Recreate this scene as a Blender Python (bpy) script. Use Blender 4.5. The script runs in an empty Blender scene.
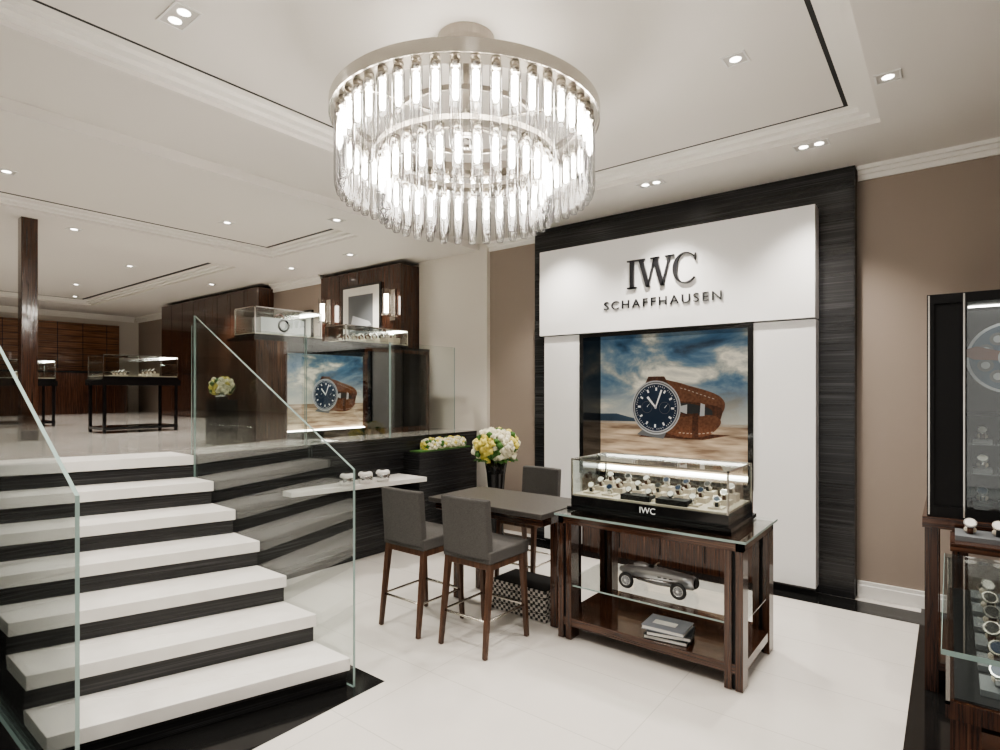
import bpy, bmesh, math, random
from mathutils import Vector, Matrix
random.seed(7)
sc = bpy.context.scene
COL = sc.collection

# ---------------------------------------------------------------- materials
def newmat(name):
    m = bpy.data.materials.new(name); m.use_nodes = True
    nt = m.node_tree; b = nt.nodes.get('Principled BSDF')
    return m, nt, b

def P(name, col, rough=.5, metal=0., coat=0., es=0., ecol=None, spec=.5):
    m, nt, b = newmat(name)
    b.inputs['Base Color'].default_value = (*col, 1)
    b.inputs['Roughness'].default_value = rough
    b.inputs['Metallic'].default_value = metal
    b.inputs['Coat Weight'].default_value = coat
    b.inputs['Coat Roughness'].default_value = .05
    b.inputs['Specular IOR Level'].default_value = spec
    if es:
        b.inputs['Emission Color'].default_value = (*(ecol or col), 1)
        b.inputs['Emission Strength'].default_value = es
    return m

def streak(name, stops, scale, nscale=1., detail=5, rough=.3, coat=0., distort=0., metal=0, bump=0.):
    m, nt, b = newmat(name)
    N = nt.nodes.new; L = nt.links.new
    tc = N('ShaderNodeTexCoord'); mp = N('ShaderNodeMapping')
    mp.inputs['Scale'].default_value = scale
    no = N('ShaderNodeTexNoise'); no.inputs['Scale'].default_value = nscale
    no.inputs['Detail'].default_value = detail; no.inputs['Distortion'].default_value = distort
    cr = N('ShaderNodeValToRGB')
    els = cr.color_ramp.elements
    while len(els) < len(stops): els.new(.5)
    for e, (p, c) in zip(els, stops):
        e.position = p; e.color = (*c, 1)
    L(tc.outputs['Object'], mp.inputs['Vector']); L(mp.outputs[0], no.inputs['Vector'])
    L(no.outputs['Fac'], cr.inputs[0]); L(cr.outputs[0], b.inputs['Base Color'])
    b.inputs['Roughness'].default_value = rough; b.inputs['Coat Weight'].default_value = coat
    b.inputs['Metallic'].default_value = metal
    return m

def glassmat(name, tint=(.96, .985, .975), base=.06, edge=None):
    m = bpy.data.materials.new(name); m.use_nodes = True
    nt = m.node_tree; nt.nodes.clear(); N = nt.nodes.new; L = nt.links.new
    out = N('ShaderNodeOutputMaterial'); mix = N('ShaderNodeMixShader')
    tr = N('ShaderNodeBsdfTransparent'); gl = N('ShaderNodeBsdfGlossy')
    gl.inputs['Roughness'].default_value = .01; gl.inputs['Color'].default_value = (1, 1, 1, 1)
    tr.inputs['Color'].default_value = (*tint, 1)
    lw = N('ShaderNodeLayerWeight'); lw.inputs['Blend'].default_value = .5
    pw = N('ShaderNodeMath'); pw.operation = 'POWER'; pw.inputs[1].default_value = 4.5
    ma = N('ShaderNodeMath'); ma.operation = 'MULTIPLY_ADD'; ma.inputs[1].default_value = .9; ma.inputs[2].default_value = base
    L(lw.outputs['Facing'], pw.inputs[0]); L(pw.outputs[0], ma.inputs[0]); L(ma.outputs[0], mix.inputs[0])
    if edge:
        cr = N('ShaderNodeValToRGB'); cr.color_ramp.elements[0].position = .35
        cr.color_ramp.elements[0].color = (*tint, 1)
        cr.color_ramp.elements[1].position = .95; cr.color_ramp.elements[1].color = (*edge, 1)
        L(lw.outputs['Facing'], cr.inputs[0]); L(cr.outputs[0], tr.inputs['Color'])
    L(tr.outputs[0], mix.inputs[1]); L(gl.outputs[0], mix.inputs[2]); L(mix.outputs[0], out.inputs[0])
    return m

M = {}
M['ceil'] = P('ceiling_paint', (.79, .76, .72), .7)
M['ceil2'] = P('ceiling_moulding_paint', (.87, .85, .81), .6)
M['groove'] = P('shadow_groove_black', (.008, .008, .008), .5)
M['taupe'] = P('wall_paint_taupe', (.33, .275, .235), .8)
M['cream'] = P('wall_paint_cream', (.72, .68, .62), .7)
M['white'] = P('lacquer_white', (.80, .80, .80), .35)
M['trimw'] = P('trim_white', (.78, .77, .75), .4)
M['black'] = P('lacquer_black', (.010, .010, .011), .12, coat=.3)
M['blackm'] = P('black_matt', (.005, .005, .006), .55, spec=.3)
M['blacktile'] = P('floor_tile_black', (.012, .012, .012), .08)
ms = [(.0, (.012, .012, .013)), (.40, (.013, .013, .014)), (.43, (.040, .041, .042)), (.46, (.015, .015, .016)), (.56, (.020, .020, .022)), (.60, (.060, .061, .063)), (.63, (.018, .018, .019)), (1, (.032, .032, .034))]
M['marble'] = streak('marble_black_veined', ms, (.18, .18, 30), 1.6, 6, .25, 0, .05)
M['wood'] = streak('zebrano_wood_dark', [(.3, (.02, .009, .006)), (.45, (.075, .032, .018)), (.55, (.03, .013, .009)), (.7, (.13, .06, .035))], (55, 55, 1.2), 1.2, 3, .16, .5)
M['woodx'] = streak('zebrano_wood_dark_horizontal', [(.3, (.02, .009, .006)), (.45, (.075, .032, .018)), (.55, (.03, .013, .009)), (.7, (.13, .06, .035))], (1.2, 55, 55), 1.2, 3, .14, .5)
M['woodlt'] = streak('walnut_wood', [(.3, (.05, .024, .014)), (.7, (.125, .062, .038))], (30, 30, 2), 1.5, 3, .35, .1)
M['woodfar'] = streak('wood_panel_brown', [(.3, (.14, .06, .03)), (.7, (.30, .145, .075))], (1.5, 1.5, 30), 1.5, 3, .25, .2)
M['stone'] = streak('stair_stone_white', [(.3, (.74, .72, .69)), (.7, (.81, .795, .77))], (3, 3, 3), 2., 5, .4)
M['stone2'] = streak('upper_floor_stone', [(.3, (.42, .40, .37)), (.7, (.55, .53, .50))], (3, 3, 3), 2., 5, .10)
M['glass'] = glassmat('clear_glass')
M['gedge'] = P('glass_polished_edge', (.27, .36, .34), .1, es=.02, ecol=(.5, .7, .65))  # faint teal glow put into the edge colour; the glass is no lamp
M['crystal'] = glassmat('crystal_tube', (.98, .98, .98), .06, (.20, .20, .21))
M['chrome'] = P('chrome', (.75, .73, .70), .12, 1)
M['nickel'] = P('polished_nickel', (.60, .57, .52), .25, 1)
M['nickeld'] = P('brushed_nickel_dark', (.40, .37, .33), .3, 1)
M['lamp'] = P('lamp_glow', (1, .95, .86), .5, es=24, ecol=(1, .94, .85))
M['lamps'] = P('sconce_glow', (1, .95, .86), .5, es=12, ecol=(1, .93, .82))
M['lampw'] = P('downlight_glow', (1, .97, .9), .5, es=6, ecol=(1, .96, .9))
M['can'] = P('downlight_reflector', (.6, .58, .55), .4)
M['strip'] = P('led_strip_glow', (1, .97, .9), .5, es=10, ecol=(1, .95, .88))
M['fabric'] = streak('fabric_grey', [(.35, (.052, .049, .047)), (.65, (.11, .105, .10))], (160, 160, 160), 2, 2, .95)
M['tabletop'] = streak('leather_taupe', [(.3, (.054, .049, .045)), (.7, (.078, .072, .066))], (40, 40, 40), 2, 3, .42)
M['cush'] = P('display_cushion', (.60, .54, .45), .8)
M['bed'] = P('display_bed_beige', (.52, .46, .38), .8)
M['silver'] = P('steel_silver', (.72, .72, .72), .18, 1)
M['carpaint'] = P('silver_car_paint', (.60, .61, .62), .2, .5, coat=.5)
M['navy'] = P('dial_navy', (.012, .03, .07), .35)
M['wmark'] = P('dial_marker_white', (.9, .9, .88), .5, es=.15)
M['silverf'] = P('print_silver', (.50, .52, .54), .5, es=.05)
M['silverd'] = P('print_grey', (.15, .16, .17), .5)
M['strap'] = streak('print_leather_brown', [(.3, (.045, .015, .008)), (.7, (.14, .05, .025))], (20, 20, 20), 2, 4, .5)
M['strapl'] = streak('print_leather_tan', [(.3, (.12, .045, .022)), (.7, (.24, .10, .05))], (20, 20, 20), 2, 4, .5)
M['yellow'] = P('petal_yellow', (.72, .62, .16), .7)
M['cream2'] = P('petal_cream', (.82, .78, .60), .7)
M['green'] = P('leaf_green', (.06, .16, .03), .6)
M['letter'] = P('sign_letters_black', (.015, .015, .018), .3)
M['book1'] = P('book_cover_grey', (.22, .24, .27), .4)
M['book2'] = P('book_cover_dark', (.03, .035, .04), .4)
M['paper'] = P('paper_white', (.75, .74, .70), .8)
M['rubber'] = P('rubber_black', (.02, .02, .02), .6)
M['rust'] = P('print_rust', (.20, .075, .04), .5, es=.05)
M['blueg'] = P('print_blue_grey', (.06, .10, .15), .5, es=.04)

# floor tiles
m, nt, b = newmat('floor_tile_ivory'); N = nt.nodes.new; L = nt.links.new
tc = N('ShaderNodeTexCoord'); br = N('ShaderNodeTexBrick')
br.offset = 0; br.inputs['Scale'].default_value = 1
br.inputs['Brick Width'].default_value = 1.2; br.inputs['Row Height'].default_value = .6
br.inputs['Mortar Size'].default_value = .003
br.inputs['Color1'].default_value = (.76, .73, .69, 1); br.inputs['Color2'].default_value = (.74, .71, .67, 1)
br.inputs['Mortar'].default_value = (.60, .575, .54, 1)
no = N('ShaderNodeTexNoise'); no.inputs['Scale'].default_value = 2.5; no.inputs['Detail'].default_value = 6
mx = N('ShaderNodeMix'); mx.data_type = 'RGBA'; mx.blend_type = 'MULTIPLY'; mx.inputs[0].default_value = .14
L(tc.outputs['Object'], br.inputs['Vector']); L(tc.outputs['Object'], no.inputs['Vector'])
L(br.outputs['Color'], mx.inputs[6]); L(no.outputs['Fac'], mx.inputs[7]); L(mx.outputs[2], b.inputs['Base Color'])
b.inputs['Roughness'].default_value = .25
M['floor'] = m

# woven pattern
m, nt, b = newmat('woven_pattern'); N = nt.nodes.new; L = nt.links.new
tc = N('ShaderNodeTexCoord'); ck = N('ShaderNodeTexChecker'); ck.inputs['Scale'].default_value = 45
ck.inputs['Color1'].default_value = (.55, .52, .48, 1); ck.inputs['Color2'].default_value = (.03, .03, .03, 1)
L(tc.outputs['Object'], ck.inputs['Vector']); L(ck.outputs[0], b.inputs['Base Color'])
M['weave'] = m

def skyprint(name, zh, es, sc_=1.0, off=(0, 0, 0)):
    """printed cloudscape above a wooden table surface; zh = table edge height in the print's own coordinates"""
    m, nt, b = newmat(name); N = nt.nodes.new; L = nt.links.new
    tc = N('ShaderNodeTexCoord'); mp = N('ShaderNodeMapping'); mp.inputs['Scale'].default_value = (.95*sc_, .95*sc_, 1.9*sc_)
    mp.inputs['Rotation'].default_value = (0, math.radians(18), 0); mp.inputs['Location'].default_value = off
    no = N('ShaderNodeTexNoise'); no.inputs['Scale'].default_value = 1.4; no.inputs['Detail'].default_value = 9; no.inputs['Roughness'].default_value = .58; no.inputs['Distortion'].default_value = .5
    cr = N('ShaderNodeValToRGB'); e = cr.color_ramp.elements
    for _ in range(4): e.new(.5)
    for el, (p, c) in zip(e, [(.34, (.016, .028, .044)), (.44, (.04, .085, .135)), (.51, (.10, .145, .175)), (.565, (.24, .245, .215)), (.63, (.50, .47, .38)), (.76, (.13, .14, .145))]):
        el.position = p; el.color = (*c, 1)
    sp = N('ShaderNodeSeparateXYZ')
    mr = N('ShaderNodeMapRange'); mr.inputs['From Min'].default_value = zh; mr.inputs['From Max'].default_value = zh+.40/sc_
    mr.inputs['To Min'].default_value = .6; mr.inputs['To Max'].default_value = 0
    gl = N('ShaderNodeMix'); gl.data_type = 'RGBA'; gl.inputs[7].default_value = (.52, .48, .37, 1)
    gt = N('ShaderNodeMath'); gt.operation = 'GREATER_THAN'; gt.inputs[1].default_value = zh
    no2 = N('ShaderNodeTexNoise'); no2.inputs['Scale'].default_value = 2.2; no2.inputs['Detail'].default_value = 3
    mp2 = N('ShaderNodeMapping'); mp2.inputs['Scale'].default_value = (1*sc_, 1*sc_, 9*sc_)
    cr2 = N('ShaderNodeValToRGB'); cr2.color_ramp.elements[0].position = .35; cr2.color_ramp.elements[0].color = (.13, .085, .055, 1)
    cr2.color_ramp.elements[1].position = .65; cr2.color_ramp.elements[1].color = (.42, .33, .23, 1)
    mx = N('ShaderNodeMix'); mx.data_type = 'RGBA'
    L(tc.outputs['Object'], mp.inputs[0]); L(mp.outputs[0], no.inputs[0]); L(no.outputs['Fac'], cr.inputs[0])
    L(tc.outputs['Object'], mp2.inputs[0]); L(mp2.outputs[0], no2.inputs[0]); L(no2.outputs['Fac'], cr2.inputs[0])
    L(tc.outputs['Object'], sp.inputs[0]); L(sp.outputs['Z'], gt.inputs[0]); L(sp.outputs['Z'], mr.inputs[0])
    L(mr.outputs[0], gl.inputs[0]); L(cr.outputs[0], gl.inputs[6]); L(gt.outputs[0], mx.inputs[0])
    L(cr2.outputs[0], mx.inputs[6]); L(gl.outputs[2], mx.inputs[7])
    L(mx.outputs[2], b.inputs['Base Color']); L(mx.outputs[2], b.inputs['Emission Color'])
    b.inputs['Emission Strength'].default_value = es; b.inputs['Roughness'].default_value = .3
    return m

# ---------------------------------------------------------------- mesh builder
class MB:
    def __init__(s, name):
        s.name = name; s.v = []; s.f = []; s.m = []; s.s = []; s.mats = []; s.T = Matrix()
    def mi(s, mat):
        mat = M[mat] if isinstance(mat, str) else mat
        if mat not in s.mats: s.mats.append(mat)
        return s.mats.index(mat)
    def add(s, vs, fs, mat, smooth=False):
        o = len(s.v); i = s.mi(mat)
        s.v += [s.T @ Vector(p) for p in vs]
        for f in fs:
            s.f.append([o + k for k in f]); s.m.append(i); s.s.append(smooth)
        return s
    def box(s, x0, x1, y0, y1, z0, z1, mat, R=None):
        c = Vector(((x0+x1)/2, (y0+y1)/2, (z0+z1)/2))
        vs = [Vector((x, y, z)) for z in (z0, z1) for x, y in ((x0, y0), (x1, y0), (x1, y1), (x0, y1))]
        if R is not None: vs = [c + R @ (p - c) for p in vs]
        return s.add(vs, [(3, 2, 1, 0), (4, 5, 6, 7), (0, 1, 5, 4), (1, 2, 6, 5), (2, 3, 7, 6), (3, 0, 4, 7)], mat)
    def prism(s, poly, z0, z1, mat, mtop=None):
        n = len(poly)
        vs = [(x, y, z0) for x, y in poly] + [(x, y, z1) for x, y in poly]
        s.add(vs, [tuple(range(n))[::-1]] + [(i, (i+1) % n, n+(i+1) % n, n+i) for i in range(n)], mat)
        return s.add([(x, y, z1) for x, y in poly], [tuple(range(n))], mtop or mat)
    def plate(s, poly, axis, a0, a1, mat, medge=None):
        n = len(poly)
        g = (lambda p, a: (a, p[0], p[1])) if axis == 'x' else (lambda p, a: (p[0], a, p[1]))
        vs = [g(p, a0) for p in poly] + [g(p, a1) for p in poly]
        s.add(vs, [tuple(range(n))[::-1], tuple(range(n, 2*n))], mat)
        return s.add(vs, [(i, (i+1) % n, n+(i+1) % n, n+i) for i in range(n)], medge or mat)
    def cyl(s, p0, p1, r0, r1, mat, seg=16, caps=True, smooth=True):
        p0 = Vector(p0); p1 = Vector(p1); d = (p1-p0).normalized()
        a = d.orthogonal().normalized() if abs(d.z) < .95 else Vector((1, 0, 0)); 
        a = (a - d*a.dot(d)).normalized(); bb = d.cross(a)
        off = math.pi/4 if seg == 4 else 0
        cs = [(a*math.cos(2*math.pi*i/seg+off) + bb*math.sin(2*math.pi*i/seg+off)) for i in range(seg)]
        vs = [p0 + c*r0 for c in cs] + [p1 + c*r1 for c in cs]
        s.add(vs, [(i, (i+1) % seg, seg+(i+1) % seg, seg+i) for i in range(seg)], mat, smooth and seg > 4)
        if caps: s.add(vs, [tuple(range(seg))[::-1], tuple(range(seg, 2*seg))], mat)
        return s
    def lathe(s, prof, c, mat, seg=32, axis='z', smooth=True):
        c = Vector(c); vs = []; n = len(prof)
        for i in range(seg):
            a = 2*math.pi*i/seg; ca, sa = math.cos(a), math.sin(a)
            for r, h in prof:
                p = {'z': (r*ca, r*sa, h), 'y': (r*ca, h, r*sa), 'x': (h, r*ca, r*sa)}[axis]
                vs.append(c + Vector(p))
        fs = [(i*n+j, ((i+1) % seg)*n+j, ((i+1) % seg)*n+j+1, i*n+j+1) for i in range(seg) for j in range(n-1)]
        return s.add(vs, fs, mat, smooth)
    def ring(s, c, R, r, mat, axis='z', seg=24, ts=8, sy=1.):
        prof = [(R + r*math.cos(2*math.pi*k/ts), r*math.sin(2*math.pi*k/ts)*sy) for k in range(ts+1)]
        return s.lathe(prof, c, mat, seg, axis)
    def ball(s, c, r, mat, seg=10, rings=6, sc3=(1, 1, 1)):
        c = Vector(c); vs = []; fs = []
        for j in range(rings+1):
            t = math.pi*j/rings
            for i in range(seg):
                a = 2*math.pi*i/seg
                vs.append(c + Vector((r*sc3[0]*math.sin(t)*math.cos(a), r*sc3[1]*math.sin(t)*math.sin(a), r*sc3[2]*math.cos(t))))
        for j in range(rings):
            for i in range(seg):
                fs.append((j*seg+i, (j+1)*seg+i, (j+1)*seg+(i+1) % seg, j*seg+(i+1) % seg))
        return s.add(vs, fs, mat, True)
    def build(s, bevel=0, seg=2, parent=None, origin=True):
        if origin:
            xs = [p.x for p in s.v]; ys = [p.y for p in s.v]; zs = [p.z for p in s.v]
            o = Vector(((min(xs)+max(xs))/2, (min(ys)+max(ys))/2, min(zs)))
        else: o = Vector((0, 0, 0))
        me = bpy.data.meshes.new(s.name)
        me.from_pydata([tuple(p-o) for p in s.v], [], s.f)
        for mt in s.mats: me.materials.append(mt)
        for p, i, sm in zip(me.polygons, s.m, s.s):
            p.material_index = i; p.use_smooth = sm
        me.validate(); me.update()
        bm = bmesh.new(); bm.from_mesh(me)
        bmesh.ops.remove_doubles(bm, verts=bm.verts, dist=1e-6)
        bmesh.ops.recalc_face_normals(bm, faces=bm.faces)
        bm.to_mesh(me); bm.free()
        ob = bpy.data.objects.new(s.name, me); ob.location = o; COL.objects.link(ob)
        if bevel:
            md = ob.modifiers.new('bevel', 'BEVEL'); md.width = bevel; md.segments = seg; md.limit_method = 'ANGLE'; md.angle_limit = math.radians(50)
        if parent:
            bpy.context.view_layer.update()
            ob.parent = parent; ob.matrix_parent_inverse = parent.matrix_world.inverted()
        return ob

# ---------------------------------------------------------------- room
H = 3.42
UP = 1.155
MB('floor').prism([(-15, -3), (1.7, -3), (1.7, 5.7), (-15, 5.7)], -.12, 0, 'floor').build(origin=False)
f = MB('floor_border')
f.prism([(-.17, -3), (1.6, -3), (1.6, 5.37), (-.17, 5.37)], 0.0003, .003, 'blacktile')
f.prism([(-4.5, 5.0), (-.17, 5.0), (-.17, 5.27), (-4.5, 5.27)], 0.0003, .003, 'blacktile')
f.prism([(-4.54, 2.16), (-4.54, 2.02), (-4.96, .7), (-4.96, -3), (-2.52, -3), (-2.52, 2.16)], 0.0003, .003, 'blacktile')
f.build()
# upper level platform
edge = [(-4.54, 5.4), (-4.54, 2.0), (-4.96, .74), (-4.96, -3)]
poly = edge + [(-15, -3), (-15, 5.4)]
fu = MB('floor_upper'); fu.prism(poly[::-1], 0.001, UP, 'marble', 'stone2'); fu.build(origin=False)

# walls
MB('wall_right').box(1.6, 1.75, -3, 5.7, 0, 3.7, 'taupe').build()
w = MB('wall_back'); w.box(-.59, 1.6, 5.4, 5.7, 0, 3.7, 'taupe'); w.box(-4.38, -3.64, 5.4, 5.7, 0, 3.7, 'taupe')
w.box(-15, -5.54, 5.4, 5.7, 0, 3.7, 'taupe'); w.box(-5.54, -4.38, 5.34, 5.7, 0, 3.7, 'cream'); w.box(-3.64, -.59, 5.62, 5.7, 0, 3.7, 'taupe')
w.box(-8.6, -7.26, 5.06, 5.4, UP, 3.6, 'taupe'); w.build()
w = MB('wall_far'); w.box(-15.1, -15, -3, 5.7, 0, 3.7, 'cream'); w.build()
w = MB('wall_front'); w.box(-15, -2.2, -3.15, -3, 0, 3.7, 'cream'); w.box(-2.2, 1.75, -3.15, -3, 2.95, 3.7, 'cream'); w.box(1.3, 1.75, -3.15, -3, 0, 2.95, 'cream'); w.build()
w = MB('added_light_opening_1')  # unseen opening and frame behind the camera, added to let world light in
for x in (-2.2, -1.03, .14, 1.25): w.box(x, x+.05, -3.1, -3.02, 0, 2.95, 'blackm')
w.box(-2.2, 1.3, -3.1, -3.02, 2.9, 2.95, 'blackm'); w.box(-2.2, 1.3, -3.1, -3.02, 0.0, .08, 'blackm'); w.build()

# ceiling
c = MB('ceiling')
c.box(-15, 1.7, -3.1, 5.7, 3.60, 3.75, 'ceil')
def frame(mb, ox0, ox1, oy0, oy1, ix0, ix1, iy0, iy1, z0, z1, mat):
    mb.box(ox0, ix0, oy0, oy1, z0, z1, mat); mb.box(ix1, ox1, oy0, oy1, z0, z1, mat)
    mb.box(ix0, ix1, oy0, iy0, z0, z1, mat); mb.box(ix0, ix1, iy1, oy1, z0, z1, mat)
def tray(mb, X0, X1, Y0, Y1, x0, x1, y0, y1, z, dz=.03, w=.055, g=.025):
    frame(mb, X0, X1, Y0, Y1, x0, x1, y0, y1, z, 3.6, 'ceil')
    a = 0
    for k in range(3):
        frame(mb, x0+a-.001, x1-a+.001, y0+a-.001, y1-a+.001, x0+a+w, x1-a-w, y0+a+w, y1-a-w, z+dz*(k+1), 3.6, 'ceil2'); a += w
    frame(mb, x0+a, x1-a, y0+a, y1-a, x0+a+g, x1-a-g, y0+a+g, y1-a-g, z+dz*3+.002, 3.6, 'groove')
    mb.box(x0+a+g, x1-a-g, y0+a+g, y1-a-g, z+dz*3, 3.6, 'ceil')
tray(c, -4.5, 1.65, -3.05, 5.65, -3.62, -.36, -.2, 4.54, H)
HU = 3.34
tray(c, -7.25, -4.5, -3.05, 5.65, -6.85, -5.1, -2, 4.02, HU, .025, .055, .045)
tray(c, -15, -7.25, -3.05, 5.65, -13.5, -7.75, -.5, 4.0, HU, .025, .055, .06)
c.build(origin=False)
# crowns / trims
t = MB('trim_1')
for k, (d, z) in enumerate(((.02, .10), (.045, .06), (.08, .03))):
    t.box(-.58, 1.6, 5.4-d, 5.4, H-z, H, 'ceil2'); t.box(-4.38, -3.65, 5.4-d, 5.4, H-z, H, 'ceil2')
t.build()
t = MB('trim_2')
for k, (d, z) in enumerate(((.02, .12), (.05, .07), (.09, .03))):
    t.box(-8.59, -7.27, 5.06-d, 5.06, HU-z, HU, 'ceil2'); t.box(-15, -12.21, 5.4-d, 5.4, HU-z, HU, 'ceil2')
    t.box(-15, -15+d, -3, 5.3, HU-z, HU, 'ceil2')
t.build()
t = MB('baseboard_back'); t.box(-.585, 1.6, 5.38, 5.4, 0, .13, 'trimw'); t.box(-.585, 1.6, 5.37, 5.4, 0, .10, 'trimw'); t.build(.004)
t = MB('baseboard_right'); t.box(1.58, 1.6, -3, 5.37, 0, .13, 'trimw'); t.build(.004)

# feature wall : black marble slab with opening
w = MB('feature_wall')
w.box(-3.64, -2.98, 5.28, 5.62, 0.003, H-.002, 'marble'); w.box(-1.31, -.59, 5.28, 5.62, 0.003, H-.002, 'marble')
w.box(-2.98, -1.31, 5.28, 5.62, 2.24, H-.002, 'marble'); w.box(-2.98, -1.31, 5.28, 5.62, 0.003, .8, 'marble')
w.box(-2.98, -1.31, 5.56, 5.62, .8, 2.24, 'blackm')
fw = w.build()
w = MB('lacquer_panel')
w.box(-3.46, -.84, 5.11, 5.28, 2.225, 3.12, 'white')
w.box(-3.42, -2.98, 5.14, 5.28, .07, 2.215, 'white'); w.box(-1.31, -.84, 5.14, 5.28, .07, 2.215, 'white')
w.box(-3.42, -2.98, 5.16, 5.28, 0.003, .07, 'black'); w.box(-1.31, -.84, 5.16, 5.28, 0.003, .07, 'black')
w.box(-2.98, -1.31, 5.18, 5.28, 0.003, .80, 'wood')
for i in range(1, 4): w.box(-2.98+i*.4175-.004, -2.98+i*.4175+.004, 5.175, 5.18, .1, .78, 'blackm')
w.box(-2.985, -2.94, 5.13, 5.56, .80, 2.22, 'black'); w.box(-1.35, -1.305, 5.13, 5.56, .80, 2.22, 'black')
w.box(-2.94, -1.35, 5.13, 5.56, 2.18, 2.22, 'black'); w.box(-2.94, -1.35, 5.13, 5.56, .80, .84, 'black')
w.build(parent=fw)

def smoothpoly(pts, k=5):
    n = len(pts); out = []
    for i in range(n):
        p0, p1, p2, p3 = pts[i-1], pts[i], pts[(i+1) % n], pts[(i+2) % n]
        for j in range(k):
            t = j/k
            out.append(tuple(.5*((2*b_) + (-a_+c_)*t + (2*a_-5*b_+4*c_-d_)*t*t + (-a_+3*b_-3*c_+d_)*t**3) for a_, b_, c_, d_ in zip(p0, p1, p2, p3)))
    return out

def printed_watch(mb, T, r):
    old = mb.T; mb.T = T
    def disc(R, d, mat, cx=0, cz=0, n=48): mb.add([(cx+R*math.cos(2*math.pi*i/n), -d, cz+R*math.sin(2*math.pi*i/n)) for i in range(n)], [tuple(range(n))], mat)
    def bar(x0, z0, x1, z1, w0, w1, d, mat):
        a = math.atan2(z1-z0, x1-x0); nx, nz = -math.sin(a), math.cos(a)
        mb.add([(x0+nx*w0, -d, z0+nz*w0), (x0-nx*w0, -d, z0-nz*w0), (x1-nx*w1, -d, z1-nz*w1), (x1+nx*w1, -d, z1+nz*w1)], [(0, 1, 2, 3)], mat)
    def pol(pts, d, mat, sm=False):
        if sm: pts = smoothpoly(pts)
        mb.add([(x*r, -d, z*r) for x, z in pts], [tuple(range(len(pts)))], mat)
    # leather strap: outer leaf arcs from the lugs over to the right, folds, and returns underneath
    pol([(.1, 1.0), (.7, .98), (1.3, .84), (1.9, .70), (2.4, .52), (2.62, .25), (2.50, -.10), (2.2, .05), (1.6, .2), (.8, .25), (.1, .3)], .001, 'strapl', True)
    pol([(.1, .3), (.9, .28), (1.7, .24), (2.45, .12), (2.52, -.15), (2.3, -.6), (1.7, -.9), (.9, -.95), (.2, -.85)], .0012, 'strap', True)
    pol([(.95, .2), (1.7, .16), (2.15, .02), (2.1, -.22), (1.5, -.16), (.95, -.12)], .00135, 'book2', True)
    pol([(.3, -.80), (.9, -1.0), (1.6, -1.0), (2.15, -.82), (2.5, -.42), (2.3, -.18), (1.7, -.18), (1.1, -.28), (.6, -.3)], .0016, 'strapl', True)
    for i in range(9):   # stitching
        u = .95 + i*.15; z = -.88 + .22*max(0, (u-1.5))**1.6
        pol([(u, z), (u+.08, z+.01), (u+.08, z+.035), (u, z+.025)], .0018, 'cush')
        z = .74 - .28*max(0, u-1.0); pol([(u, z), (u+.08, z-.02), (u+.08, z+.005), (u, z+.025)], .0018, 'cush')
    pol([(1.45, -.14), (1.66, -.12), (1.70, -.98), (1.46, -1.02)], .0019, 'strap')
    pol([(1.74, .24), (1.9, .20), (1.90, -.20), (1.72, -.22)], .0020, 'silverf')
    pol([(-.45, -.8), (-.75, -1.05), (.35, -1.14), (.5, -.8)], .0014, 'silverd')
    pol([(-.5, .8), (-.35, 1.14), (.3, 1.16), (.55, .8)], .0014, 'strap')
    disc(r*1.0, .0025, 'silverf'); disc(r*.95, .0028, 'silverd'); disc(r*.91, .0031, 'silverf'); disc(r*.87, .0035, 'navy')
    pol([(.98, .10), (1.24, .17), (1.24, -.17), (.98, -.10)], .0032, 'silverf')
    for i in range(60):
        a = 2*math.pi*i/60; big = i % 5 == 0
        bar(r*(.62 if big else .77)*math.cos(a), r*(.62 if big else .77)*math.sin(a), r*(.74 if big else .82)*math.cos(a), r*(.74 if big else .82)*math.sin(a), r*(.035 if big else .008), r*(.035 if big else .008), .004, 'wmark')
    for cx in (-.36, .36):
        disc(r*.22, .0042, 'silverd', cx*r, 0); disc(r*.205, .0045, 'navy', cx*r, 0); bar(cx*r, 0, cx*r+r*.1, r*.13, r*.012, r*.004, .005, 'wmark')
    bar(0, 0, -.35*r, .38*r, .03*r, .045*r, .006, 'wmark'); bar(0, 0, .22*r, .66*r, .025*r, .035*r, .0065, 'wmark'); disc(r*.05, .007, 'silverf')
    mb.T = old

p = MB('poster')
MP = skyprint('poster_print_sky', .47, .45, 1., (.3, 0, .2))
p.box(-2.94, -1.35, 5.50, 5.515, .84, 2.18, MP)
p.box(-2.94, -1.35, 5.46, 5.52, .84, .86, 'strip')
p.add([(-2.94, 5.498, 1.305), (-1.35, 5.498, 1.305), (-1.35, 5.498, 1.33), (-2.94, 5.498, 1.325)], [(0, 1, 2, 3)], 'cush')
p.add([(-2.94, 5.497, 1.40), (-2.75, 5.497, 1.405), (-2.60, 5.497, 1.37), (-2.35, 5.497, 1.33), (-2.94, 5.497, 1.325)], [(0, 1, 2, 3, 4)], 'blueg')
p.add([(-2.50, 5.4965, 1.175), (-1.85, 5.4965, 1.175), (-1.60, 5.4965, 1.23), (-2.40, 5.4965, 1.24)], [(0, 1, 2, 3)], 'strap')
printed_watch(p, Matrix.Translation((-2.32, 5.495, 1.475)) @ Matrix.Rotation(math.radians(2), 4, 'Y') @ Matrix.Diagonal((.95, 1, 1, 1)), .27)
p.build(parent=fw)

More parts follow.
